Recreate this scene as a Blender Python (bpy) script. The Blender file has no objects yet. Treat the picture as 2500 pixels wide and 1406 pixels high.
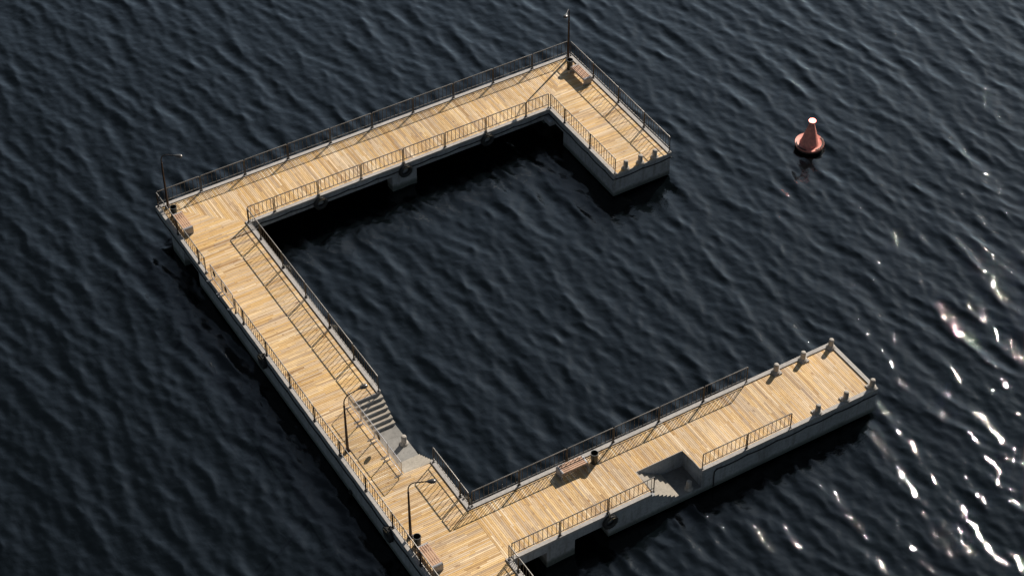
import bpy, bmesh, math, random
import numpy as np
from mathutils import Vector, Matrix
random.seed(7); rng = np.random.default_rng(11)
sc = bpy.context.scene
COL = sc.collection
R = math.radians
# ---- main dimensions (metres); z = 0 is the mean water level -----------------
CT = 1.80            # kerb top
DT = CT - 0.06       # deck top
A_, B_, C_, D_, E_, G_, H_, K_ = 28.08, 11.27, 4.05, 4.08, 4.057, 28.89, 26.43, 32.967
XA, XC = A_, A_ - C_  # arm outer / inner face
KW = 0.235           # kerb width
SOUTH = -42.0

# ---- materials ---------------------------------------------------------------
def new_mat(name):
    m = bpy.data.materials.new(name); m.use_nodes = True
    nt = m.node_tree; b = nt.nodes['Principled BSDF']
    return m, nt, b
def N(nt, t, **kw):
    n = nt.nodes.new(t)
    for k, v in kw.items():
        if k in n.inputs: n.inputs[k].default_value = v
        else: setattr(n, k, v)
    return n
def ramp(nt, stops):
    r = nt.nodes.new('ShaderNodeValToRGB'); e = r.color_ramp.elements
    while len(e) < len(stops): e.new(0.5)
    for i, (p, c) in enumerate(stops):
        e[i].position = p; e[i].color = (c[0], c[1], c[2], 1)
    return r
def flat(name, col, rough=0.5, metal=0.0, var=0.25, scale=9.0, spec=0.5):
    m, nt, b = new_mat(name); L = nt.links
    tc = N(nt, 'ShaderNodeTexCoord'); no = N(nt, 'ShaderNodeTexNoise', Scale=scale, Detail=5.0)
    L.new(tc.outputs['Object'], no.inputs['Vector'])
    lo = [c * (1 - var) for c in col]; hi = [min(1, c * (1 + var)) for c in col]
    r = ramp(nt, [(0.3, lo), (0.7, hi)]); L.new(no.outputs['Fac'], r.inputs['Fac'])
    L.new(r.outputs['Color'], b.inputs['Base Color'])
    b.inputs['Roughness'].default_value = rough; b.inputs['Metallic'].default_value = metal
    b.inputs['Specular IOR Level'].default_value = spec
    return m
def concrete(name, col, stain=0.5, streak=True):
    m, nt, b = new_mat(name); L = nt.links
    geo = N(nt, 'ShaderNodeNewGeometry')
    n1 = N(nt, 'ShaderNodeTexNoise', Scale=0.55, Detail=6.0, Roughness=0.62)
    n2 = N(nt, 'ShaderNodeTexNoise', Scale=6.0, Detail=8.0, Roughness=0.7)
    n3 = N(nt, 'ShaderNodeTexNoise', Scale=60.0, Detail=3.0)
    mp = N(nt, 'ShaderNodeMapping'); mp.inputs['Scale'].default_value = (3.2, 3.2, 0.35)
    n4 = N(nt, 'ShaderNodeTexNoise', Scale=1.3, Detail=5.0, Roughness=0.6)
    for n in (n1, n2, n3): L.new(geo.outputs['Position'], n.inputs['Vector'])
    L.new(geo.outputs['Position'], mp.inputs['Vector']); L.new(mp.outputs['Vector'], n4.inputs['Vector'])
    r1 = ramp(nt, [(0.32, [c * (1 - 0.42 * stain) for c in col]), (0.6, col), (0.8, [c * 1.12 for c in col])])
    L.new(n1.outputs['Fac'], r1.inputs['Fac'])
    r2 = ramp(nt, [(0.3, (0.70,) * 3), (0.5, (0.97,) * 3), (0.75, (1.12,) * 3)]); L.new(n2.outputs['Fac'], r2.inputs['Fac'])
    r3 = ramp(nt, [(0.3, (0.86,) * 3), (0.7, (1.1,) * 3)]); L.new(n3.outputs['Fac'], r3.inputs['Fac'])
    r4 = ramp(nt, [(0.32, (0.62, 0.6, 0.56)), (0.52, (1, 1, 1))]); L.new(n4.outputs['Fac'], r4.inputs['Fac'])
    def mul(a, c, f=1.0):
        x = N(nt, 'ShaderNodeMix', data_type='RGBA', blend_type='MULTIPLY'); x.inputs[0].default_value = f
        L.new(a, x.inputs[6]); L.new(c, x.inputs[7]); return x.outputs[2]
    c = mul(mul(r1.outputs['Color'], r2.outputs['Color']), r3.outputs['Color'])
    if streak: c = mul(c, r4.outputs['Color'], 0.8)
    if streak:
        sp = N(nt, 'ShaderNodeSeparateXYZ'); L.new(geo.outputs['Position'], sp.inputs[0])
        ad = N(nt, 'ShaderNodeMath', operation='MULTIPLY_ADD'); L.new(n4.outputs['Fac'], ad.inputs[0]); ad.inputs[1].default_value = -0.5; L.new(sp.outputs[2], ad.inputs[2])
        rw = ramp(nt, [(0.0, (0.30, 0.34, 0.30)), (0.12, (0.55, 0.58, 0.54)), (0.26, (1, 1, 1))]); L.new(ad.outputs[0], rw.inputs['Fac'])   # weed and damp above the water
        c = mul(c, rw.outputs['Color'])
    L.new(c, b.inputs['Base Color']); b.inputs['Roughness'].default_value = 0.85
    bp = N(nt, 'ShaderNodeBump', Strength=0.5, Distance=0.02)
    L.new(n2.outputs['Fac'], bp.inputs['Height']); L.new(bp.outputs['Normal'], b.inputs['Normal'])
    return m
def wood(name, axis):
    m, nt, b = new_mat(name); L = nt.links
    at = N(nt, 'ShaderNodeAttribute', attribute_name='tint')
    sep = N(nt, 'ShaderNodeSeparateColor'); L.new(at.outputs['Color'], sep.inputs[0])
    r = ramp(nt, [(0.0, (0.30, 0.175, 0.085)), (0.2, (0.45, 0.285, 0.135)), (0.45, (0.585, 0.385, 0.18)), (0.75, (0.67, 0.465, 0.23)), (1.0, (0.76, 0.565, 0.32))])
    L.new(sep.outputs[0], r.inputs['Fac'])
    geo = N(nt, 'ShaderNodeNewGeometry')
    off = N(nt, 'ShaderNodeVectorMath', operation='SCALE'); off.inputs['Scale'].default_value = 37.0
    L.new(at.outputs['Vector'], off.inputs[0])
    add = N(nt, 'ShaderNodeVectorMath', operation='ADD')
    L.new(geo.outputs['Position'], add.inputs[0]); L.new(off.outputs[0], add.inputs[1])
    mp = N(nt, 'ShaderNodeMapping'); mp.inputs['Scale'].default_value = (1.2, 22, 22) if axis == 'x' else (22, 1.2, 22)
    L.new(add.outputs[0], mp.inputs['Vector'])
    g = N(nt, 'ShaderNodeTexNoise', Scale=1.6, Detail=6.0, Roughness=0.65, Distortion=0.6)
    L.new(mp.outputs['Vector'], g.inputs['Vector'])
    rg = ramp(nt, [(0.28, (0.62, 0.55, 0.46)), (0.5, (0.98, 0.97, 0.95)), (0.72, (1.1, 1.09, 1.06))]); L.new(g.outputs['Fac'], rg.inputs['Fac'])
    k = N(nt, 'ShaderNodeTexNoise', Scale=2.2, Detail=2.0); L.new(add.outputs[0], k.inputs['Vector'])
    rk = ramp(nt, [(0.24, (0.55, 0.42, 0.32)), (0.33, (1, 1, 1))]); L.new(k.outputs['Fac'], rk.inputs['Fac'])
    w = N(nt, 'ShaderNodeTexNoise', Scale=0.32, Detail=4.0); L.new(geo.outputs['Position'], w.inputs['Vector'])
    rw = ramp(nt, [(0.35, (0.86, 0.86, 0.88)), (0.6, (1.04, 1.03, 1.0))]); L.new(w.outputs['Fac'], rw.inputs['Fac'])
    c = r.outputs['Color']
    for q in (rg, rk, rw):
        x = N(nt, 'ShaderNodeMix', data_type='RGBA', blend_type='MULTIPLY'); x.inputs[0].default_value = 1.0
        L.new(c, x.inputs[6]); L.new(q.outputs['Color'], x.inputs[7]); c = x.outputs[2]
    # greyed boards
    hs = N(nt, 'ShaderNodeHueSaturation'); L.new(c, hs.inputs['Color'])
    sr = N(nt, 'ShaderNodeMapRange'); sr.inputs['From Min'].default_value = 0; sr.inputs['From Max'].default_value = 1
    sr.inputs['To Min'].default_value = 0.72; sr.inputs['To Max'].default_value = 1.08
    L.new(sep.outputs[1], sr.inputs['Value']); L.new(sr.outputs[0], hs.inputs['Saturation'])
    L.new(hs.outputs['Color'], b.inputs['Base Color'])
    b.inputs['Roughness'].default_value = 0.62; b.inputs['Specular IOR Level'].default_value = 0.3
    bp = N(nt, 'ShaderNodeBump', Strength=0.25, Distance=0.004)
    L.new(g.outputs['Fac'], bp.inputs['Height']); L.new(bp.outputs['Normal'], b.inputs['Normal'])
    return m
def water_mat():
    m, nt, b = new_mat('sea_water'); L = nt.links
    geo = N(nt, 'ShaderNodeNewGeometry')
    mp = N(nt, 'ShaderNodeMapping'); mp.inputs['Rotation'].default_value = (0, 0, R(0)); mp.inputs['Scale'].default_value = (1.0, 0.42, 1.0)
    L.new(geo.outputs['Position'], mp.inputs['Vector'])
    n1 = N(nt, 'ShaderNodeTexNoise', Scale=3.2, Detail=7.0, Roughness=0.62, Distortion=0.5)
    mp2 = N(nt, 'ShaderNodeMapping'); mp2.inputs['Rotation'].default_value = (0, 0, R(28)); mp2.inputs['Scale'].default_value = (0.35, 1.0, 1.0)
    L.new(geo.outputs['Position'], mp2.inputs['Vector'])
    n2 = N(nt, 'ShaderNodeTexNoise', Scale=7.0, Detail=6.0, Roughness=0.6, Distortion=0.8)
    L.new(mp.outputs[0], n1.inputs['Vector']); L.new(mp2.outputs[0], n2.inputs['Vector'])
    b1 = N(nt, 'ShaderNodeBump', Strength=1.0, Distance=WB1); b2 = N(nt, 'ShaderNodeBump', Strength=1.0, Distance=WB2)
    L.new(n1.outputs['Fac'], b1.inputs['Height']); L.new(n2.outputs['Fac'], b2.inputs['Height'])
    L.new(b1.outputs['Normal'], b2.inputs['Normal']); L.new(b2.outputs['Normal'], b.inputs['Normal'])
    b.inputs['Base Color'].default_value = (0.0014, 0.0024, 0.0030, 1)
    b.inputs['Roughness'].default_value = 0.02; b.inputs['Specular IOR Level'].default_value = 0.75; b.inputs['IOR'].default_value = 1.333
    return m
WB1, WB2 = 0.011, 0.007
M = {}
M['conc'] = concrete('wall_concrete', (0.34, 0.35, 0.365), 0.6)
M['kerb'] = concrete('kerb_concrete', (0.385, 0.36, 0.34), 0.3, False)
M['step'] = concrete('step_concrete', (0.38, 0.34, 0.285), 0.6, False)
M['landing'] = concrete('landing_concrete', (0.25, 0.24, 0.225), 1.0, False)
M['bollard'] = concrete('bollard_concrete', (0.42, 0.38, 0.34), 0.4)
M['woodx'] = wood('planks_across', 'x'); M['woody'] = wood('planks_along', 'y')
M['dark'] = flat('dark_substructure', (0.03, 0.022, 0.016), 0.9)
M['rail'] = flat('railing_paint', (0.062, 0.058, 0.056), 0.42, 0.6, 0.25, 3.0)
M['raillit'] = flat('rail_sunlit_tone', (0.17, 0.155, 0.14), 0.4, 0.2, 0.25, 3.0)  # rails lighter than posts: sun highlight put into their colour
M['lamp'] = flat('lamp_post_paint', (0.035, 0.024, 0.024), 0.32, 0.4, 0.25, 3.0)
M['lamphead'] = flat('lamp_head_lit_tone', (0.10, 0.092, 0.088), 0.3, 0.6, 0.2, 3.0)  # lighter than the pole: the head's highlight is put into the colour
M['glass'] = flat('lamp_glass', (0.5, 0.48, 0.42), 0.2)
M['galv'] = flat('galvanised_steel', (0.55, 0.53, 0.53), 0.35, 0.8, 0.2, 14.0)
M['plate'] = flat('sign_plate', (0.045, 0.045, 0.05), 0.5, 0.2)
M['rubber'] = flat('tyre_rubber', (0.018, 0.018, 0.018), 0.7, 0, 0.3)
M['rope'] = flat('tan_rope', (0.17, 0.14, 0.09), 0.9)
M['cable'] = flat('black_cable', (0.022, 0.022, 0.024), 0.6)
M['bin'] = flat('bin_metal', (0.035, 0.037, 0.032), 0.4, 0.4, 0.35, 6.0)
M['rim'] = flat('bin_rim', (0.30, 0.29, 0.27), 0.3, 0.8)
M['bend'] = flat('bench_end', (0.30, 0.29, 0.30), 0.45, 0.1, 0.15, 12.0)
M['slat'] = flat('bench_slats', (0.42, 0.25, 0.16), 0.55, 0, 0.3, 7.0)
M['buoy'] = flat('buoy_paint', (0.62, 0.22, 0.17), 0.6, 0, 0.22, 5.0)
M['buoyd'] = flat('buoy_underside', (0.05, 0.03, 0.028), 0.7)
M['chain'] = flat('chain_metal', (0.02, 0.02, 0.02), 0.35, 0.6)
M['water'] = water_mat()
mm, nt, b = new_mat('beacon_light'); b.inputs['Base Color'].default_value = (0.9, 0.4, 0.35, 1)
b.inputs['Emission Color'].default_value = (1.0, 0.50, 0.40, 1); b.inputs['Emission Strength'].default_value = 5.0; M['glow'] = mm
mm, nt, b = new_mat('beacon_ring'); b.inputs['Base Color'].default_value = (0.9, 0.3, 0.25, 1)
b.inputs['Emission Color'].default_value = (1.0, 0.32, 0.26, 1); b.inputs['Emission Strength'].default_value = 4.0; M['ring'] = mm

# ---- mesh builder -------------------------------------------------------------
class MB:
    def __init__(s): s.v = []; s.f = []; s.t = []
    def box(s, x0, x1, y0, y1, z0, z1, top=None):
        i = len(s.v)
        s.v += [(x0, y0, z0), (x1, y0, z0), (x1, y1, z0), (x0, y1, z0), (x0, y0, z1), (x1, y0, z1), (x1, y1, z1), (x0, y1, z1)]
        s.f += [tuple(i + k for k in q) for q in ((0, 3, 2, 1), (4, 5, 6, 7), (0, 1, 5, 4), (1, 2, 6, 5), (2, 3, 7, 6), (3, 0, 4, 7))]
        return s
    def prism(s, pts, z0, z1):
        i = len(s.v); n = len(pts)
        s.v += [(p[0], p[1], z0) for p in pts] + [(p[0], p[1], z1) for p in pts]
        s.f += [tuple(i + k for k in reversed(range(n))), tuple(i + n + k for k in range(n))]
        s.f += [(i + k, i + (k + 1) % n, i + n + (k + 1) % n, i + n + k) for k in range(n)]
        return s
    def tube(s, pts, r, n=8, cap=True, closed=False):
        pts = [Vector(p) for p in pts]; rs = r if isinstance(r, (list, tuple)) else [r] * len(pts)
        base = len(s.v); m = len(pts); u = None
        for k, p in enumerate(pts):
            a = pts[(k - 1) % m] if (k > 0 or closed) else p; c = pts[(k + 1) % m] if (k < m - 1 or closed) else p
            d = (c - a).normalized()
            if u is None: u = d.orthogonal().normalized()
            u = (u - d * u.dot(d)).normalized(); w = d.cross(u)
            for j in range(n):
                t = 2 * math.pi * j / n
                s.v.append(tuple(p + (u * math.cos(t) + w * math.sin(t)) * rs[k]))
        for k in range(m if closed else m - 1):
            k2 = (k + 1) % m
            for j in range(n):
                j2 = (j + 1) % n
                s.f.append((base + k * n + j, base + k * n + j2, base + k2 * n + j2, base + k2 * n + j))
        if cap and not closed:
            s.f.append(tuple(base + j for j in reversed(range(n)))); s.f.append(tuple(base + (m - 1) * n + j for j in range(n)))
        return s
    def lathe(s, prof, n=24, c=(0, 0, 0), axis='z'):
        base = len(s.v)
        for (r, z) in prof:
            for j in range(n):
                t = 2 * math.pi * j / n; a, b_ = r * math.cos(t), r * math.sin(t)
                p = (a, b_, z) if axis == 'z' else ((a, z, b_) if axis == 'y' else (z, a, b_))
                s.v.append((p[0] + c[0], p[1] + c[1], p[2] + c[2]))
        m = len(prof)
        for k in range(m - 1):
            for j in range(n):
                j2 = (j + 1) % n
                s.f.append((base + k * n + j, base + k * n + j2, base + (k + 1) * n + j2, base + (k + 1) * n + j))
        if prof[0][0] > 1e-6: s.f.append(tuple(base + j for j in reversed(range(n))))
        if prof[-1][0] > 1e-6: s.f.append(tuple(base + (m - 1) * n + j for j in range(n)))
        return s
    def mesh(s, name, mat, smooth=False, bevel=0):
        me = bpy.data.meshes.new(name); me.from_pydata(s.v, [], s.f); me.materials.append(mat)
        bm = bmesh.new(); bm.from_mesh(me)
        bmesh.ops.remove_doubles(bm, verts=bm.verts, dist=1e-6) if smooth else None
        if bevel: bmesh.ops.bevel(bm, geom=list(bm.edges), offset=bevel, segments=2, affect='EDGES', profile=0.5)
        bmesh.ops.recalc_face_normals(bm, faces=bm.faces); bm.to_mesh(me); bm.free()
        if smooth:
            me.polygons.foreach_set('use_smooth', [True] * len(me.polygons))
            me.set_sharp_from_angle(angle=R(40))
        return me
def put(name, me, parent=None, loc=(0, 0, 0), rz=0.0):
    o = bpy.data.objects.new(name, me); COL.objects.link(o); o.location = loc; o.rotation_euler = (0, 0, rz)
    if parent: o.parent = parent
    return o
def thing(name, label, cat, loc=(0, 0, 0), rz=0.0, group=None):
    o = bpy.data.objects.new(name, None); COL.objects.link(o); o.location = loc; o.rotation_euler = (0, 0, rz)
    o.empty_display_size = 0.2; o['label'] = label; o['category'] = cat
    if group: o['group'] = group
    return o
def copy_tree(o, parent=None):
    c = o.copy(); COL.objects.link(c)
    if parent: c.parent = parent
    for ch in [x for x in bpy.data.objects if x.parent == o]: copy_tree(ch, c)
    return c

# ---- water --------------------------------------------------------------------
def axis_coords(lo, hi, step, far):
    core = list(np.arange(lo, hi, step)); out = []; x = hi; d = step
    while x < far: out.append(x); d *= 1.35; x += d
    left = []; x = lo - step; d = step
    while x > -far: left.append(x); d *= 1.35; x -= d
    return np.array(left[::-1] + core + out)
wx = axis_coords(-24, 64, 0.11, 1500); wy = axis_coords(-52, 34, 0.11, 1500)
X, Y = np.meshgrid(wx, wy, indexing='ij'); Zw = np.zeros_like(X); DX = np.zeros_like(X); DY = np.zeros_like(X)
fade = np.ones_like(X)
for arr, lo, hi in ((X, -24, 64), (Y, -52, 34)):
    fade *= np.clip(1 - np.maximum(lo - arr, arr - hi) / 6.0, 0, 1)
def waves(n, l0, l1, th, spread, slope):
    global Zw, DX, DY
    for i in range(n):
        lam = math.exp(rng.uniform(math.log(l0), math.log(l1))); t = R(th) + rng.normal(0, R(spread))
        k = 2 * math.pi / lam; a = slope * math.sqrt(2.0 / n) / k * rng.uniform(0.6, 1.4); ph = rng.uniform(0, 6.283)
        arg = k * (X * math.cos(t) + Y * math.sin(t)) + ph
        Zw += a * np.cos(arg); s_ = np.sin(arg) * a * 0.8
        DX -= s_ * math.cos(t); DY -= s_ * math.sin(t)
waves(14, 2.6, 5.5, 0, 24, 0.030)
waves(60, 0.95, 2.1, -1, 14, 0.082)
waves(56, 0.5, 0.95, 0, 26, 0.066)
waves(40, 0.33, 0.5, 4, 45, 0.036)
co = np.stack([X + DX * fade, Y + DY * fade, Zw * fade], -1).reshape(-1, 3)
nx, ny = len(wx), len(wy)
idx = (np.arange(nx - 1)[:, None] * ny + np.arange(ny - 1)[None, :]).reshape(-1)
quads = np.stack([idx, idx + ny, idx + ny + 1, idx + 1], -1)
me = bpy.data.meshes.new('water'); me.vertices.add(len(co)); me.vertices.foreach_set('co', co.ravel().astype(np.float32))
me.loops.add(quads.size); me.loops.foreach_set('vertex_index', quads.ravel().astype(np.int32))
me.polygons.add(len(quads)); me.polygons.foreach_set('loop_start', np.arange(0, quads.size, 4, dtype=np.int32))
me.update(calc_edges=True); me.polygons.foreach_set('use_smooth', np.ones(len(quads), dtype=bool))
me.materials.append(M['water']); w = put('water', me); w['kind'] = 'structure'

# ---- the pier -------------------------------------------------------------------
pier = thing('pier', 'concrete pier with light timber planking bent round a square of open water', 'pier')
def part(name, mb, mat, smooth=False, bevel=0, label=None, parent=None):
    o = put(name, mb.mesh(name, mat, smooth, bevel), parent or pier)
    if label: o['label'] = label
    return o
BW = 0.104; GAP = 0.013
def planks(name, mat, along, v0, v1, span, seed, extra=None):
    """boards whose long axis is `along`; rows step across from v0 to v1; span(v)-> list of (u0,u1)"""
    rd = random.Random(seed); mb = MB(); tints = []
    nrow = max(1, round((v1 - v0) / BW)); w = (v1 - v0) / nrow; tone = 0.5
    zt = DT
    for i in range(nrow):
        a, c = v0 + i * w + GAP / 2, v0 + (i + 1) * w - GAP / 2
        tone = 0.45 * tone + 0.55 * rd.random()
        for (s0, s1), (t0, t1) in zip(span(a + 1e-4), span(c - 1e-4)):
            L0 = min(s0, t0); L1 = max(s1, t1); u = L0; cuts = []
            u += rd.uniform(0.4, 2.6)
            while u < L1 - 0.4: cuts.append(u); u += rd.choice((1.2, 1.8, 2.4, 2.4, 3.0)) * rd.uniform(0.92, 1.0)
            ed = [None] + cuts + [None]
            for j in range(len(ed) - 1):
                ua0, uc0 = (s0, t0) if ed[j] is None else (ed[j] + .003, ed[j] + .003)
                ua1, uc1 = (s1, t1) if ed[j + 1] is None else (ed[j + 1] - .003, ed[j + 1] - .003)
                ua0 = max(ua0, s0); uc0 = max(uc0, t0); ua1 = min(ua1, s1); uc1 = min(uc1, t1)
                if ua1 <= ua0 and uc1 <= uc0: continue
                ua1 = max(ua1, ua0); uc1 = max(uc1, uc0)
                z = zt + rd.uniform(-.002, .001)
                P = [(ua0, a), (ua1, a), (uc1, c), (uc0, c)]
                if along == 'y': P = [(q[1], q[0]) for q in P][::-1]
                n0 = len(mb.f); mb.prism(P, zt - .04, z)
                tn = min(1, max(0, 0.4 * tone + 0.6 * rd.betavariate(1.7, 1.5))); g = rd.random()
                if rd.random() < .06: tn *= 0.35
                if rd.random() < .06: tn = .97
                tints += [(tn, g, rd.random(), 1)] * 8
    me = mb.mesh(name, mat)
    ca = me.color_attributes.new('tint', 'FLOAT_COLOR', 'POINT')
    ca.data.foreach_set('color', np.array(tints, dtype=np.float32).ravel())
    o = put(name, me, pier); return o
I = KW + 0.004
SX = 2.37; SY0, SY1 = -19.645, -25.30          # inner stair recess
NX0, NX1, NY = 12.40, 15.246, -31.27           # outer stair notch
JX = 3.86
planks('deck_planking', M['woody'], 'y', I, A_ - I, lambda x: [(max(-x, -(A_ - x), -D_ + I), -I)], 1)
planks('deck_planking', M['woodx'], 'x', -B_ + .05, -I, lambda y: [(max(XC + I, A_ + y) if y > -4.5 else XC + I, A_ - I)], 2)
def span_main(y):
    x1 = -y if y > -D_ + I else (JX if (-K_ + I < y < -G_ - I) else E_ - I)
    if y > -D_ + I: x1 = min(-y, 99)
    if SY1 < y < SY0: x1 = SX - .03
    x0 = I
    return [(x0, max(x0, x1))]
planks('deck_planking', M['woodx'], 'x', SOUTH, -I, span_main, 3)
def span_low(x):
    return [((NY + .03) if NX0 - .03 < x < NX1 + .03 else (-K_ + I), -G_ - I)]
planks('deck_planking', M['woody'], 'y', JX + .006, H_ - I, span_low, 4)
planks('edge_planking', M['woody'], 'y', 0.03, I - .003, lambda x: [(-10.37, -6.66)], 5)
mb = MB()   # slab under the boards
z0, z1 = CT - .30, DT - .045
for bx in ((0.02, A_ - .02, -D_ + .02, -0.02), (XC + .02, A_ - .02, -B_ + .02, -D_ + .02), (0.02, E_ - .02, SY0 + .02, -D_ + .02), (0.02, SX - .16, SY1, SY0 + .02),
           (0.02, E_ - .02, SOUTH, SY1), (E_ - .02, NX0 - .16, -K_ + .02, -G_ - .02), (NX0 - .16, NX1 + .16, NY + .16, -G_ - .02), (NX1 + .16, H_ - .02, -K_ + .02, -G_ - .02)):
    mb.box(*bx, z0, z1)
part('slab', mb, M['dark'])
# kerbs (butted, standing 6 cm over the deck)
kz0 = DT - .10
def kerb(x0, x1, y0, y1, pz=0.0): part('kerb', MB().box(x0, x1, y0, y1, kz0, CT + pz), M['kerb'], bevel=.008)
kerb(0, A_, -KW, 0)
kerb(A_ - KW, A_, -B_, -KW - .002)
kerb(XC, XC + KW, -B_, -D_)
kerb(E_ - KW, XC + KW, -D_, -D_ + KW)
kerb(0, KW, -6.64, -KW - .002)
kerb(0, KW, SOUTH, -10.46)
kerb(E_ - KW, E_, SY0, -D_ - .002)
kerb(E_ - KW, E_, -G_ - KW, SY1 + .02)
kerb(E_ + .002, H_, -G_ - KW, -G_)
kerb(H_ - KW, H_, -K_, -G_ - KW - .002)
kerb(E_ - KW, NX0 - .19, -K_, -K_ + KW)
kerb(NX1 + .01, H_ - KW - .002, -K_, -K_ + KW)
kerb(E_ - KW, E_, SOUTH, -K_ - .002)
# thin flush rims where there is no kerb
def rim(*a): part('edge_rim', MB().box(*a), M['kerb'])
rim(XC + KW + .002, A_ - KW - .002, -B_, -B_ + .045, kz0, DT + .004)
rim(0, .026, -10.45, -6.65, kz0, DT + .002)
rim(NX0 - .045, NX1 + .045, NY, NY + .028, kz0, DT + .004)
rim(NX0 - .045, NX0 - .002, -K_ + KW, NY - .002, kz0, DT + .004); rim(NX1 + .002, NX1 + .045, -K_ + KW, NY - .002, kz0, DT + .004)
rim(SX - .028, SX, SY1, SY0, kz0, DT + .004)
rim(SX + .002, E_ - KW - .002, SY0, SY0 + .04, kz0, DT + .004); 
# fascia beams under the kerbs
ft = kz0 - .001
def beam(x0, x1, y0, y1, zb, zt=None): part('edge_beam', MB().box(x0, x1, y0, y1, zb, zt or ft), M['conc'])
FB = CT - .655
beam(0.003, A_ - .003, -.35, -.003, FB)
beam(A_ - .35, A_ - .003, -B_ + .003, -.352, CT - .37)
beam(XC + .003, XC + .35, -B_ + .003, -D_ - .0, FB)
beam(XC + .352, A_ - .352, -B_ + .003, -B_ + .35, CT - .37)
beam(E_ - .35, XC + .35, -D_ + .003, -D_ + .35, FB)
beam(0.003, .35, SOUTH, -.352, FB)
beam(E_ - .35, E_ - .003, SY0, -D_ + .001, FB)
beam(E_ - .35, E_ - .003, -G_ - .35, SY1, FB)
beam(E_, H_ - .003, -G_ - .35, -G_ - .003, FB)
beam(H_ - .35, H_ - .003, -K_ + .003, -G_ - .352, CT - .37)
beam(E_ - .35, NX0 - .16, -K_ + .003, -K_ + .35, CT - .69)
beam(E_ - .35, E_ - .003, SOUTH, -K_, FB)
part('corner_haunch', MB().box(23.66, XC + .3, -4.75, -D_ - .02, CT - .72, CT - .40), M['conc'])
# wall blocks & columns
WB = 0.13
def wall(x0, x1, y0, y1, zt, zb=WB): part('wall_block', MB().box(x0, x1, y0, y1, zb, zt), M['conc'])
wall(XC + .012, A_ - .07, -B_ + .012, -5.69, CT - .372)
wall(.012, SX - .17, SOUTH, -5.66, CT - .302)
wall(SX - .168, E_ - .02, -19.62, -5.66, CT - .302); wall(SX - .168, E_ - .02, SOUTH, SY1 - .1, CT - .302)
part('recess_wall', MB().box(SX - .168, SX - .002, SY1 - .098, -19.622, WB, kz0 - .002), M['conc'])
part('recess_wall', MB().box(SX, E_ - .004, -19.62, SY0 - .001, WB, kz0 - .003), M['conc'])
wall(9.658, NX0 - .16, -K_ + .0035, -G_ - .02, CT - .692)
wall(NX1 + .16, H_ - .09, -K_ + .0035, -G_ - .02, CT - .372)
wall(NX0 - .158, NX1 + .158, NY + .16, -G_ - .02, CT - .302)
part('recess_wall', MB().box(NX0 - .158, NX1 + .002, NY + .002, NY + .158, WB, kz0 - .002), M['conc'])
part('recess_wall', MB().box(NX1 + .004, NX1 + .158, -K_ + .0035, NY + .158, WB, kz0 - .002), M['conc'])
beam(NX1 + .16, H_ - .352, -K_ + .004, -K_ + .3, CT - .37)
for (x0, x1, y0, y1) in ((13.22, 14.85, -3.4, -D_ + .012), (13.22, 14.85, -1.5, -.2), (.012, 1.2, -3.63, -2.02), (6.069, 7.683, -K_ + .012, -31.6), (6.069, 7.683, -30.6, -G_ - .1),
                         (24.2, 25.6, -3.2, -1.4), (2.9, 4.0, -3.4, -2.2)):
    y0, y1 = min(y0, y1), max(y0, y1)
    part('support_column', MB().box(x0, x1, y0, y1, -3.0, FB + .001), M['conc'])
wall(1.4, 23.9, -.62, -.352, CT - .302, .2)  # unseen block added to keep sky reflections out from under the far walkway
# stair flights
rs, td = .166, .2475; LZ = DT - 7 * rs
def flight(name, fn, prof_top, lo, hi, flip):
    """extrude a stepped profile. prof_top: list of (s,z) along the run"""
    mb = MB(); n = len(prof_top); s0, s1 = prof_top[0][0], prof_top[-1][0]
    ring = prof_top + [(s1, WB), (s0, WB)]
    m = len(ring); i = 0
    for c in (lo, hi): mb.v += [fn(s, c, z) for s, z in ring]
    mb.f += [tuple(range(m)), tuple(reversed(range(m, 2 * m)))]
    mb.f += [(k, (k + 1) % m, m + (k + 1) % m, m + k) for k in range(m)]
    o = part(name, mb, M['step']); o.data.materials.append(M['conc']); o.data.materials.append(M['landing'])
    for f in o.data.polygons:
        zc_ = sum(o.data.vertices[v].co.z for v in f.vertices) / len(f.vertices)
        if f.normal.z < .5: f.material_index = 1
        elif abs(zc_ - LZ) < .01: f.material_index = 2
    return o
p = []; s = SY0 - .002
for i in range(6):
    z = DT - rs * (i + 1); p += [(s, z), (s - td, z)]; s -= td
p += [(s, LZ)]; yl0 = s
p += [(-23.73, LZ)]; s = -23.73; r2, t2 = (DT - LZ) / 7, (-23.73 - SY1) / 6
for i in range(6):
    z = LZ + r2 * (i + 1); p += [(s, z), (s - t2, z)]; s -= t2
flight('stair_flight', lambda s, c, z: (c, s, z), p, SX + .001, E_ - .001, False)
p = []; s = NX0 + .001
for i in range(6):
    z = DT - rs * (i + 1); p += [(s, z), (s + td, z)]; s += td
p += [(s, LZ), (NX1 + .001, LZ)]
flight('stair_flight', lambda s, c, z: (s, c, z), p, -K_ + .001, NY + .001, True)
part('recess_wall', MB().box(NX0 - .158, NX0, -K_ + .004, NY, WB, kz0 - .003), M['conc'])

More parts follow.
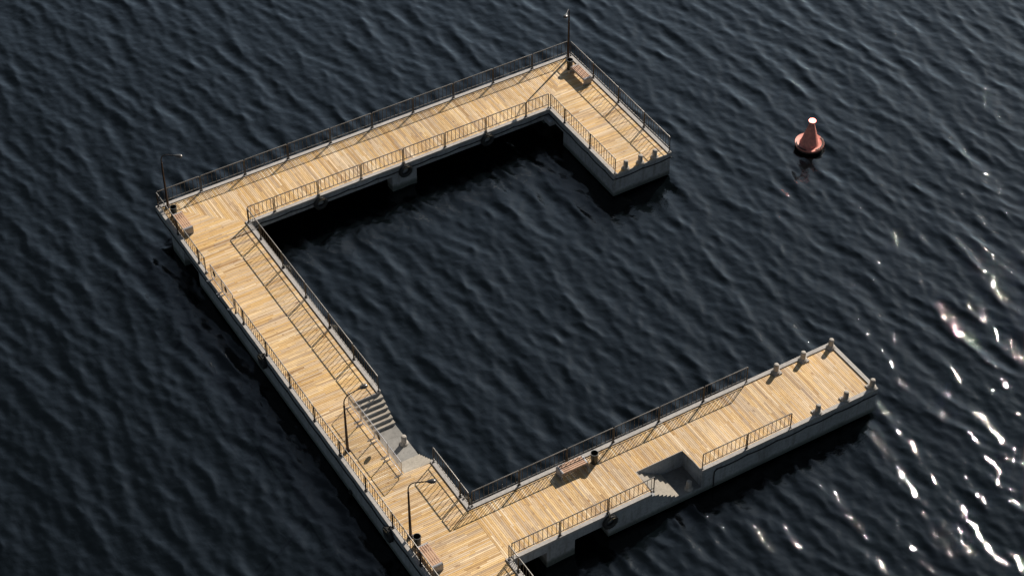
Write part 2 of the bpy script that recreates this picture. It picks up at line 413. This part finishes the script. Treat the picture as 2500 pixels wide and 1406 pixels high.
# ---- railings ---------------------------------------------------------------------
RH = 1.09; RB = .275; PR = .029; RR = .023; BR = .016
post_me = {}
def rounded(pts, rad, n=4):
    out = [Vector(pts[0])]
    for i in range(1, len(pts) - 1):
        p, a, b_ = Vector(pts[i]), Vector(pts[i - 1]), Vector(pts[i + 1])
        u, v = (a - p).normalized(), (b_ - p).normalized()
        for k in range(n + 1):
            t = k / n; q = (1 - t) ** 2 * (p + u * rad) + 2 * t * (1 - t) * p + t * t * (p + v * rad); out.append(q)
    out.append(Vector(pts[-1])); return out
def smooth_tube(name, pts, r, mat, n=8): return MB().tube(pts, r, n).mesh(name, mat, True)
bar_me = smooth_tube('baluster', [(0, 0, RB), (0, 0, RH)], BR, M['rail'], 6)
pm = MB(); pm.tube([(0, 0, 0.0), (0, 0, RH - .05)], PR, 8); pm.box(-.06, .06, -.06, .06, -.004, .012)
post_mesh = pm.mesh('post', M['rail'], True)
rail_cache = {}
def panel(L):
    key = round(L, 3)
    if key not in rail_cache:
        top = smooth_tube('top_rail', rounded([(0, 0, RH - .06), (0, 0, RH), (L, 0, RH), (L, 0, RH - .06)], .05), PR, M['raillit'])
        bot = smooth_tube('bottom_rail', [(0, 0, RB), (L, 0, RB)], RR, M['raillit'], 6)
        inner = L - .32; n = max(1, round(inner / .268)); xs = [.16 + inner * k / n for k in range(n + 1)] if L > .6 else [L / 2]
        rail_cache[key] = (top, bot, xs)
    return rail_cache[key]
GRP = 'dark metal railing panels along the pier edges'
ORD = ['first', 'second', 'third', 'fourth', 'fifth', 'sixth', 'seventh', 'eighth', 'ninth', 'tenth', 'eleventh', 'twelfth']
def run(axis, fixed, stops, desc, last='last'):
    n = len(stops) - 1
    for i in range(n):
        a, c = stops[i], stops[i + 1]; s = 1 if c > a else -1
        if i > 0: a += .04 * s
        if i < n - 1: c -= .04 * s
        L = abs(c - a); loc = (a, fixed, CT) if axis == 'x' else (fixed, a, CT)
        rz = (0 if s > 0 else math.pi) if axis == 'x' else (math.pi / 2 if s > 0 else -math.pi / 2)
        od = ORD[i] if (i < n - 1 or n == 1) else 'last'
        t = thing('railing_panel', desc.replace('%', od), 'railing', loc, rz, GRP)
        top, bot, xs = panel(L)
        put('top_rail', top, t); put('bottom_rail', bot, t)
        put('post', post_mesh, t); put('post', post_mesh, t, (L, 0, 0))
        for x in xs: put('baluster', bar_me, t, (x, 0, 0))
g = lambda a, n, s=2.8: [a + s * k for k in range(n)]
run('x', -.11, [.16] + g(2.845, 9) + [27.80], '% railing panel from the left corner on the far outer kerb')
run('y', A_ - .11, [-.22, -2.845, -5.67, -8.47, -11.17], '% railing panel from the far corner on the outer kerb behind the bench')
run('y', XC + .11, [-4.05, -5.67, -8.47, -11.19], '% railing panel from the inner bend toward the three bollards at the arm end')
run('x', -D_ + .11, [4.03] + g(5.65, 7) + [24.03], '% railing panel from the left on the far walkway kerb above the tyres')
run('y', .11, [-.15, -2.87, -5.69, -6.60], '% railing panel from the far left lamp, beside the left bench')
run('y', .11, [-10.39] + [-11.38 - 2.8 * k for k in range(9)] + [-36.6], '% railing panel below the crowd barriers on the long left kerb')
run('y', E_ - .11, [-4.04] + [-5.66 - 2.8 * k for k in range(5)] + [-19.60], '% railing panel from the inner corner toward the stairs on the basin side')
run('y', E_ - .11, [-25.44, -28.15, -29.0], '% railing panel between the basin stairs and the near inner corner')
run('x', -29.0, [4.13, 6.86, 9.66, 12.46, 15.26, 18.04, 20.80], '% railing panel from the near inner corner on the basin kerb behind the bench')
run('x', -K_ + .11, [4.12, 6.86, 9.66, 12.37], '% railing panel from the bottom corner to the stair notch on the outer kerb')
run('x', -K_ + .11, [15.31, 18.04, 20.80], '% railing panel right of the stair notch on the outer kerb')
run('y', E_ - .11, [-32.87, -33.75, -36.55], '% railing panel at the bottom edge of the picture below the open span')

# ---- lamp posts -------------------------------------------------------------------
def make_lamp():
    t = thing('lamp_post', 'x', 'lamp post', group='curved dark lamp posts')
    b_ = MB(); b_.box(-.13, .13, -.13, .13, 0, .03); b_.box(-.085, .085, -.085, .085, .028, .16)
    put('base_plate', b_.mesh('base_plate', M['lamp'], bevel=.006), t)
    put('pole', smooth_tube('pole', [(0, 0, .03), (0, 0, .9), (0, 0, 3.22)], [.082, .074, .046], M['lamp'], 14), t)
    put('collar', MB().lathe([(.05, 3.19), (.056, 3.2), (.056, 3.25), (.03, 3.275)], 14).mesh('collar', M['lamp'], True), t)
    pts = [(0, 0, 3.2), (0, 0, 3.45)]
    for k in range(1, 9):
        a = k / 8 * R(80); pts.append((.42 * (1 - math.cos(a)), 0, 3.45 + .50 * math.sin(a)))
    pts += [(.62, 0, 3.985), (.86, 0, 4.02)]
    put('arm', smooth_tube('arm', pts, [.034] * 3 + [.03] * (len(pts) - 3), M['lamp'], 10), t)
    # cobra head: flattened drop
    hb = MB(); n = 16; prof = [(0, .03), (.08, .045), (.2, .105), (.32, .15), (.42, .155), (.5, .125), (.55, .07), (.565, .005)]
    for (s, r) in prof:
        for j in range(n):
            a = 2 * math.pi * j / n; hz = r * .62 * math.sin(a); hz = hz * .45 if hz < 0 else hz
            hb.v.append((.80 + s, r * math.cos(a), 4.02 + s * .06 + hz))
    for k in range(len(prof) - 1):
        for j in range(n): hb.f.append((k * n + j, k * n + (j + 1) % n, (k + 1) * n + (j + 1) % n, (k + 1) * n + j))
    hb.f += [tuple(range(n)), tuple((len(prof) - 1) * n + j for j in reversed(range(n)))]
    h = put('lamp_head', hb.mesh('lamp_head', M['lamphead'], True), t)
    gl = MB().lathe([(.0, -.015), (.07, -.012), (.085, 0), (.085, .012)], 16, (1.2, 0, 4.0))
    put('lens', gl.mesh('lens', M['glass'], True), h)
    return t
lamp0 = make_lamp(); first = True
for x, y, az, lb in ((.62, -.36, -48, 'dark lamp post standing behind the bin at the far left corner'),
                     (27.72, -.36, 227, 'dark lamp post at the far corner, its head turned to the inner side'),
                     (.62, -22.45, 0, 'dark lamp post beside the stairs with barriers, arm reaching over the deck'),
                     (.60, -29.09, -31, 'dark lamp post next to the bin and bench at the bottom of the picture')):
    o = lamp0 if first else copy_tree(lamp0); first = False
    o.location = (x, y, DT); o.rotation_euler = (0, 0, R(az)); o['label'] = lb

# ---- litter bins --------------------------------------------------------------------
def make_bin():
    t = thing('litter_bin', 'x', 'bin', group='round dark litter bins')
    m_ = MB().lathe([(.0, .0), (.165, .0), (.175, .02), (.19, .60), (.19, .70), (.178, .70), (.176, .60), (.16, .06), (0, .05)], 24)
    put('body', m_.mesh('body', M['bin'], True), t)
    rm = MB(); rm.tube([(.195 * math.cos(a * math.pi / 12), .195 * math.sin(a * math.pi / 12), .70) for a in range(24)], .013, 6, closed=True)
    put('rim', rm.mesh('rim', M['rim'], True), t)
    hd = MB()
    for s in (-1, 1): hd.box(s * .19 - .012, s * .215 + .012, -.04, .04, .60, .66)
    put('handle', hd.mesh('handle', M['bin']), t)
    return t
b0 = make_bin(); first = True
for x, y, lb in ((.60, -1.29, 'round dark bin between the far left lamp post and its bench'), (27.25, -1.27, 'round dark bin between the far corner lamp post and its bench'),
                 (.60, -29.77, 'round dark bin between the bottom lamp post and its bench'), (10.92, -29.62, 'round dark bin right of the bench on the near wing')):
    o = b0 if first else copy_tree(b0); first = False
    o.location = (x, y, DT); o['label'] = lb; o.rotation_euler = (0, 0, R(20))

# ---- benches -----------------------------------------------------------------------
def make_bench(L=1.60, W=.56, Hh=.47):
    t = thing('bench', 'x', 'bench', group='wooden slat benches with grey end panels')
    def end_mesh():
        # side panel, profile in the y-z plane bent over at the top
        th = .05; prof = [(0, 0), (th, 0), (th, Hh - .09), (.075, Hh - .05), (.13, Hh - .035), (.13, Hh + .004), (.07, Hh + .004), (.018, Hh - .03), (0, Hh - .09)]
        mb = MB(); m = len(prof)
        for c in (-W / 2, W / 2): mb.v += [(c, y, z) for y, z in prof]
        mb.f += [tuple(range(m)), tuple(reversed(range(m, 2 * m)))] + [(k, (k + 1) % m, m + (k + 1) % m, m + k) for k in range(m)]
        return mb.mesh('end_panel', M['bend'], bevel=.006)
    em = end_mesh()
    put('end_panel', em, t, (0, -L / 2, 0)); put('end_panel', em, t, (0, L / 2, 0), math.pi)
    sw = (W - 4 * .036) / 5; sm = MB().box(-sw / 2, sw / 2, -L / 2 + .125, L / 2 - .125, Hh - .05, Hh + .002).mesh('slat', M['slat'], bevel=.004)
    for k in range(5): put('slat', sm, t, (-W / 2 + sw / 2 + k * (sw + .036), 0, 0))
    fm = MB(); fm.box(-W / 2 + .015, -W / 2 + .045, -L / 2 + .06, L / 2 - .06, Hh - .12, Hh - .054); fm.box(W / 2 - .045, W / 2 - .015, -L / 2 + .06, L / 2 - .06, Hh - .12, Hh - .054)
    for y in (-.3, .3): fm.box(-W / 2 + .046, W / 2 - .046, y - .02, y + .02, Hh - .09, Hh - .054)
    put('frame', fm.mesh('frame', M['bend']), t)
    return t
bn = make_bench(); first = True
for x, y, rz, lb in ((.665, -2.37, 0, 'wooden slat bench with grey ends at the far left corner'),
                     (27.35, -2.38, 0, 'wooden slat bench with grey ends at the far corner, crossed by railing shadows'),
                     (.665, -30.93, 0, 'wooden slat bench with grey ends at the bottom of the picture'),
                     (9.67, -29.52, 90, 'wooden slat bench with grey ends in the middle of the near wing')):
    o = bn if first else copy_tree(bn); first = False
    o.location = (x, y, DT); o.rotation_euler = (0, 0, R(rz)); o['label'] = lb

# ---- crowd barriers -------------------------------------------------------------------
def barrier(L, plate):
    t = thing('crowd_barrier', 'x', 'barrier', group='galvanised crowd control barriers')
    z0, z1 = .16, 1.05
    fr = rounded([(L / 2, 0, z0), (L, 0, z0), (L, 0, z1), (0, 0, z1), (0, 0, z0), (L / 2 - .001, 0, z0)], .08)
    put('frame', smooth_tube('barrier_frame', fr, .021, M['galv'], 8), t)
    bm_ = bpy.data.meshes.get('barrier_bar') or smooth_tube('barrier_bar', [(0, 0, z0), (0, 0, z1)], .0072, M['galv'], 6)
    n = 18
    for k in range(1, n): put('bar', bm_, t, (L * k / n, 0, 0))
    fo = bpy.data.meshes.get('barrier_foot')
    if not fo:
        mb = MB(); mb.tube(rounded([(.0, .13, .02), (-.05, -.33, .02), (.05, -.33, .02), (.0, .13, .02)], .05), .014, 6); mb.tube([(0, 0, .02), (0, 0, z0)], .014, 6)
        fo = mb.mesh('barrier_foot', M['galv'], True)
    put('foot', fo, t, (.12, 0, 0)); put('foot', fo, t, (L - .12, 0, 0))
    if plate:
        p_ = MB(); n = 10; pts = [(L * .36 + .15 * math.cos(2 * math.pi * k / n), .72 + .21 * math.sin(2 * math.pi * k / n)) for k in range(n)]
        for y in (-.012, -.02): p_.v += [(a, y, z) for a, z in pts]
        p_.f += [tuple(range(n)), tuple(reversed(range(n, 2 * n)))] + [(k, (k + 1) % n, n + (k + 1) % n, n + k) for k in range(n)]
        put('sign_plate', p_.mesh('sign_plate', M['plate']), t)
    return t
for x, y, L, pl, lb in ((.20, -7.12, 1.43, 1, 'upper crowd barrier with dark plate closing the gap in the left kerb'),
                        (.20, -8.58, 1.43, 1, 'lower crowd barrier with dark plate closing the gap in the left kerb'),
                        (2.14, -19.68, 1.39, 0, 'barrier at the top of the basin stairs, behind the lamp arm'),
                        (2.14, -21.09, 1.42, 0, 'second barrier down the basin stairs, without a plate'),
                        (2.14, -22.53, 1.43, 1, 'barrier with a dark plate beside the basin landing'),
                        (2.14, -23.98, 1.43, 0, 'last barrier before the lower end of the basin landing')):
    o = barrier(L, pl); o.location = (x, y, DT); o.rotation_euler = (0, 0, -math.pi / 2); o['label'] = lb

# ---- mooring bollards --------------------------------------------------------------------
shaft = MB().lathe([(.145, .0), (.14, .40), (.138, .50), (.125, .535), (.09, .555), (0, .56)], 24).mesh('shaft', M['bollard'], True)
collar = MB().lathe([(.235, 0), (.235, .05), (.20, .085), (.15, .11), (.146, .115)], 20).mesh('collar', M['bollard'], True)
def bollard(x, y, z, lb, pad=None):
    t = thing('mooring_bollard', lb, 'bollard', (x, y, z), 0, 'pale concrete mooring bollards')
    put('shaft', shaft, t); put('collar', collar, t)
    if pad: put('pad', MB().box(*pad, -.09 + 0, .004).mesh('pad', M['kerb'], bevel=.006), t)
ends = 'left', 'middle', 'right'
for i, (x, y) in enumerate(((24.99, -11.03), (26.0, -11.05), (26.99, -11.08))):
    bollard(x, y, DT + .003, ends[i] + ' bollard of the three on the plank end of the far arm')
for i, (x, y) in enumerate(((22.56, -29.19), (24.32, -29.19), (26.17, -29.19))):
    bollard(x, y, CT + .003, ('bollard on the basin kerb of the near wing, closest to the railing', 'middle bollard on the basin kerb of the near wing', 'bollard at the far tip corner of the near wing, basin side')[i], (-.25, .25, -.26, .2))
for i, (x, y) in enumerate(((22.67, -32.70), (24.48, -32.70), (26.20, -32.70))):
    bollard(x, y, CT + .003, ('bollard on the outer kerb of the near wing, closest to the railing', 'middle bollard on the outer kerb of the near wing', 'bollard at the near tip corner of the near wing, outer side')[i], (-.25, .22, -.2, .27))
bollard(3.80, -22.53, LZ, 'bollard standing on the sunlit landing of the basin stairs')
bollard(14.66, -32.71, LZ, 'bollard standing in the shaded stair notch of the near wing')

# ---- tyre fenders --------------------------------------------------------------------------
prof = []
for k in range(17):
    a = 2 * math.pi * k / 16
    prof.append((.315 + .115 * math.cos(a) * (1.0 if math.cos(a) < 0 else .9), .12 * math.sin(a)))
tb = MB(); n = 28; base = 0
for (r, z) in prof[:-1]:
    for j in range(n): t_ = 2 * math.pi * j / n; tb.v.append((r * math.cos(t_), z, r * math.sin(t_)))
mpr = len(prof) - 1
for k in range(mpr):
    for j in range(n): tb.f.append((k * n + j, k * n + (j + 1) % n, ((k + 1) % mpr) * n + (j + 1) % n, ((k + 1) % mpr) * n + j))
for j in range(28):
    t_ = 2 * math.pi * j / 28
    for s in (-.05, .05):
        c0, s0 = math.cos(t_), math.sin(t_); q = len(tb.v)
        for (rr, yy, dt) in ((.412, s - .035, -.05), (.412, s + .035, -.05), (.412, s + .035, .05), (.412, s - .035, .05), (.432, s - .03, -.04), (.432, s + .03, -.04), (.432, s + .03, .04), (.432, s - .03, .04)):
            tb.v.append((rr * math.cos(t_ + dt), yy, rr * math.sin(t_ + dt)))
        tb.f += [(q + 4, q + 5, q + 6, q + 7), (q, q + 1, q + 5, q + 4), (q + 1, q + 2, q + 6, q + 5), (q + 2, q + 3, q + 7, q + 6), (q + 3, q, q + 4, q + 7)]
tyre_me = tb.mesh('tyre', M['rubber'], True)
rp = MB(); rp.tube(rounded([(-.03, .12, .05 + .42), (-.04, -.01, .44), (-.02, -.145, .30), (.0, -.05, .19), (.04, .06, .30), (.03, .12, .47)], .05), .013, 6)
rp.tube([(-.22, -.12, .27), (-.1, -.15, .34), (.06, -.15, .36), (.2, -.12, .30)], .011, 6)
rope_me = rp.mesh('hanging_rope', M['rope'], True)
sh = MB(); sh.tube([(-.03, .2, .475), (-.03, .12, .49), (0, .1, .46), (.03, .12, .49), (.03, .2, .475)], .022, 6)
sh_me = sh.mesh('shackle', M['chain'], True)
def tyre(x, y, z, rz, lb):
    t = thing('tyre_fender', lb, 'tyre', (x, y, z), R(rz), 'black tyre fenders hung on the pier walls')
    put('tyre', tyre_me, t); put('hanging_rope', rope_me, t); put('shackle', sh_me, t)
for i, x in enumerate((8.45, 14.04, 19.62)): tyre(x, -D_ - .13, CT - .43, 0, ends[i] + ' tyre of the three hanging under the far walkway railing')
tyre(-.13, -14.05, CT - .45, -90, 'tyre hanging halfway down the long left wall')
tyre(-.13, -28.08, CT - .47, -90, 'tyre on the left wall nearest the bottom lamp post and its bin')
tyre(9.655, -K_ - .13, CT - .43, 0, 'tyre on the near wing wall left of the stair notch')
tyre(E_ + .13, -8.45, CT - .43, 90, 'upper tyre on the basin side of the long walkway, seen through the railing')
tyre(E_ + .13, -14.03, CT - .43, 90, 'lower tyre on the basin side of the long walkway, seen through the railing')
tyre(E_ + .13, -28.35, CT - .43, 90, 'tyre behind the railing near the inner corner of the near wing')

# ---- cables clipped to the walls --------------------------------------------------------------
clip_me = MB().box(-.04, .04, -.03, .03, -.045, .045).mesh('clip', M['cable'], bevel=.01)
def cable(lb, nodes, clips):
    t = thing('cable', lb, 'cable', nodes[0])
    pts = []
    for i in range(len(nodes) - 1):
        a, c = Vector(nodes[i]), Vector(nodes[i + 1]); d = (c - a).length; sag = .075 * min(1, d / 1.86) ** 2 * random.uniform(.8, 1.2)
        if abs(a.z - c.z) > .6: sag = 0
        m = 8
        for k in range(m): f = k / m; q = a.lerp(c, f); q.z -= 4 * sag * f * (1 - f); pts.append(q - Vector(nodes[0]))
    pts.append(Vector(nodes[-1]) - Vector(nodes[0]))
    put('line', smooth_tube('line', pts, .033, M['cable'], 8), t)
    for c in clips: put('clip', clip_me, t, Vector(c) - Vector(nodes[0]))
zc = CT - .315; o_ = .035
nodes = [(-o_, -.05 - 1.863 * k, zc - .03 + random.uniform(-.03, .03)) for k in range(22)]
cable('black cable sagging between clips along the long left wall', nodes, nodes[1:])
n1 = [(4.3, -D_ - o_, zc - .2)] + [(4.72 + 1.863 * k, -D_ - o_, zc) for k in range(11)]
n1 = [p for p in n1 if p[0] < 23.5] + [(23.95, -D_ - o_, zc + .01)]
n2 = [(XC - o_, -4.66 - 1.89 * k, zc - .03) for k in range(4)] + [(XC - o_, -11.21, zc - .10)]
n3 = [(24.199, -B_ - o_, zc - .05), (26.04, -B_ - o_, zc - .02), (27.93, -B_ - o_, zc - .03), (28.08, -B_ - o_, zc - .04)]
nodes = n1 + n2 + n3
cable('black cable along the inner walls of the far walkway and its end arm', nodes, n1[1:-1] + n2[:-1] + n3[:-1])
nodes = [(26.35, -K_ - o_, zc - .02)] + [(x, -K_ - o_, zc - .02) for x in (25.484, 23.624, 21.766, 19.90, 18.03, 16.153)] + [(16.0, -K_ - o_, zc - .16), (15.985, -K_ - o_, zc - .6), (16.01, -K_ - o_, .28)]
cable('black cable on the near wing wall, dropping to the water beside the notch', nodes, nodes[1:7] + nodes[-1:])
ring = MB(); ring.tube([(.0, .12 * math.cos(a), .12 * math.sin(a)) for a in [k * math.pi / 6 for k in range(12)]], .035, 6, closed=True)
ro = put('mooring_ring', ring.mesh('mooring_ring', M['chain'], True), None, (-.06, -23.85, .33), R(15))
ro['label'] = 'small dark mooring ring low on the long left wall'; ro['category'] = 'ring'

# ---- buoy ---------------------------------------------------------------------------------------
bu = thing('beacon_buoy', 'red cone buoy on a round float with a glowing lamp on top', 'buoy', (36.79, -13.34, 0.02), R(25))
bu.rotation_euler = (R(1.5), R(-1.5), R(25))
put('float', MB().lathe([(.6, .16), (.86, .18), (.885, .20), (.89, .285), (.875, .30), (.855, .292), (.0, .29)], 48).mesh('float', M['buoy'], True), bu)
put('hull', MB().lathe([(.3, -.8), (.6, -.5), (.74, -.2), (.82, .05), (.845, .176), (.6, .178)], 40).mesh('hull', M['buoyd'], True), bu)
cone = MB().lathe([(.60, .294), (.60, .31), (.55, .35), (.125, 1.90), (.125, 1.93)], 32); put('cone', cone.mesh('cone', M['buoy'], True), bu)
cup = MB().lathe([(.12, 1.91), (.205, 1.965), (.215, 1.99), (.19, 1.99), (.12, 1.955), (0, 1.95)], 32); put('lamp_cup', cup.mesh('lamp_cup', M['buoy'], True), bu)
rg = MB(); rg.tube([(.205 * math.cos(a), .205 * math.sin(a), 2.0) for a in [k * math.pi / 16 for k in range(32)]], .014, 8, closed=True)
lamp = put('light_ring', rg.mesh('light_ring', M['ring'], True), bu)
put('bulb', MB().lathe([(.06, 1.955), (.085, 1.99), (.06, 2.04), (0, 2.055)], 20).mesh('bulb', M['glow'], True), bu)
def chain(a0, a1, n):
    mb = MB()
    for k in range(n):
        a = R(a0 + (a1 - a0) * k / (n - 1)); rr = .80 + (.03 if k % 2 else -.01) * 1; c = Vector((rr * math.cos(a), rr * math.sin(a), .325))
        tdir = Vector((-math.sin(a), math.cos(a), 0)); nd = Vector((math.cos(a), math.sin(a), 0)) if k % 2 else (Vector((math.cos(a), math.sin(a), 0)) * .5 + Vector((0, 0, .35)))
        mb.tube([c + tdir * .066 * math.cos(q) + nd * .042 * math.sin(q) for q in [j * math.pi / 5 for j in range(10)]], .016, 6, closed=True)
    return mb.mesh('chain', M['chain'], True)
put('chain', chain(128, 190, 12), bu); put('chain', chain(240, 330, 16), bu)

# ---- light ---------------------------------------------------------------------------------------
EL = 33.5; sx, sy = 1.0, .53; az = math.atan2(sx, sy)     # clockwise from +Y
sd = Vector((math.sin(az) * math.cos(R(EL)), math.cos(az) * math.cos(R(EL)), math.sin(R(EL))))
sun = bpy.data.lights.new('sun', 'SUN'); so = bpy.data.objects.new('sun', sun); COL.objects.link(so)
so.rotation_euler = sd.to_track_quat('Z', 'Y').to_euler(); so.location = sd * 60
sun.energy = 5.0; sun.angle = R(0.53); sun.color = (1.0, 0.91, 0.79)
pl = bpy.data.lights.new('beacon_lamp', 'POINT'); po = bpy.data.objects.new('beacon_lamp', pl); COL.objects.link(po)
po.location = (36.79 + .04, -13.34 - .03, 2.17); pl.energy = 18; pl.color = (1, .28, .2); pl.shadow_soft_size = .05
wd = bpy.data.worlds.new('World'); sc.world = wd; wd.use_nodes = True; nt = wd.node_tree
sky = nt.nodes.new('ShaderNodeTexSky'); sky.sky_type = 'NISHITA'; sky.sun_disc = False
sky.sun_elevation = R(EL); sky.sun_rotation = az; sky.altitude = 0; sky.air_density = 1.0; sky.dust_density = 0.25; sky.ozone_density = 1.6
hs = nt.nodes.new('ShaderNodeHueSaturation'); hs.inputs['Saturation'].default_value = 0.60
tc = nt.nodes.new('ShaderNodeTexCoord')
mx = nt.nodes.new('ShaderNodeMix'); mx.data_type = 'RGBA'; mx.blend_type = 'MULTIPLY'; mx.inputs[0].default_value = 1; mx.inputs[7].default_value = (0.94, 1.02, 1.01, 1)
nt.links.new(sky.outputs[0], hs.inputs['Color']); nt.links.new(hs.outputs[0], mx.inputs[6])
# bright sky patch near the sun, added to lift reflections in the water
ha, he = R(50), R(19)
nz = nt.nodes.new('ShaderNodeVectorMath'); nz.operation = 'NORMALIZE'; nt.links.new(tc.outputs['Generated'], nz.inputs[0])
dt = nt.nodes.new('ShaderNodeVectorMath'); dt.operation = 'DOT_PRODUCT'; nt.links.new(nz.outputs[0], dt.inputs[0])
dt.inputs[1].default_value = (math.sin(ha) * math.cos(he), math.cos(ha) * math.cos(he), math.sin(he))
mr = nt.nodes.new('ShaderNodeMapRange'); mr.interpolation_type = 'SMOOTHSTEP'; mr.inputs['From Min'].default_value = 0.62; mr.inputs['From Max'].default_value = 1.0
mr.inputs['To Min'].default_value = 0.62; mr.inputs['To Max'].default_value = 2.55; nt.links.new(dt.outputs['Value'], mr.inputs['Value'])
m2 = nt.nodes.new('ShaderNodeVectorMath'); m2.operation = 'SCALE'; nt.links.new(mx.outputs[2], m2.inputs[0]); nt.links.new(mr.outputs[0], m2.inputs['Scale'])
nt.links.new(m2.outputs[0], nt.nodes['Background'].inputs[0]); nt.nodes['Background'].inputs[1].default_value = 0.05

# ---- camera -----------------------------------------------------------------------------------------
cam = bpy.data.cameras.new('camera'); cobj = bpy.data.objects.new('camera', cam); COL.objects.link(cobj); sc.camera = cobj
yaw, pitch, roll = 0.5382544688584792, 0.7518140934388184, -0.0038404628689023288
F_ = Vector((math.sin(yaw), math.cos(yaw), 0)); Rt = Vector((math.cos(yaw), -math.sin(yaw), 0)); U_ = Vector((0, 0, 1))
fw = F_ * math.cos(pitch) - U_ * math.sin(pitch); up = U_ * math.cos(pitch) + F_ * math.sin(pitch)
r2_ = Rt * math.cos(roll) + up * math.sin(roll); u2_ = up * math.cos(roll) - Rt * math.sin(roll)
mat = Matrix((r2_, u2_, -fw)).transposed().to_4x4(); mat.translation = Vector((-30.080927, -90.245592, 80.354454 + CT))
cobj.matrix_world = mat
cam.sensor_width = 36; cam.lens = 5224.1019 / 2500 * 36; cam.clip_start = 1; cam.clip_end = 5000
sc.view_settings.view_transform = 'Standard'; sc.view_settings.look = 'None'; sc.view_settings.exposure = 0.45; sc.view_settings.gamma = 1
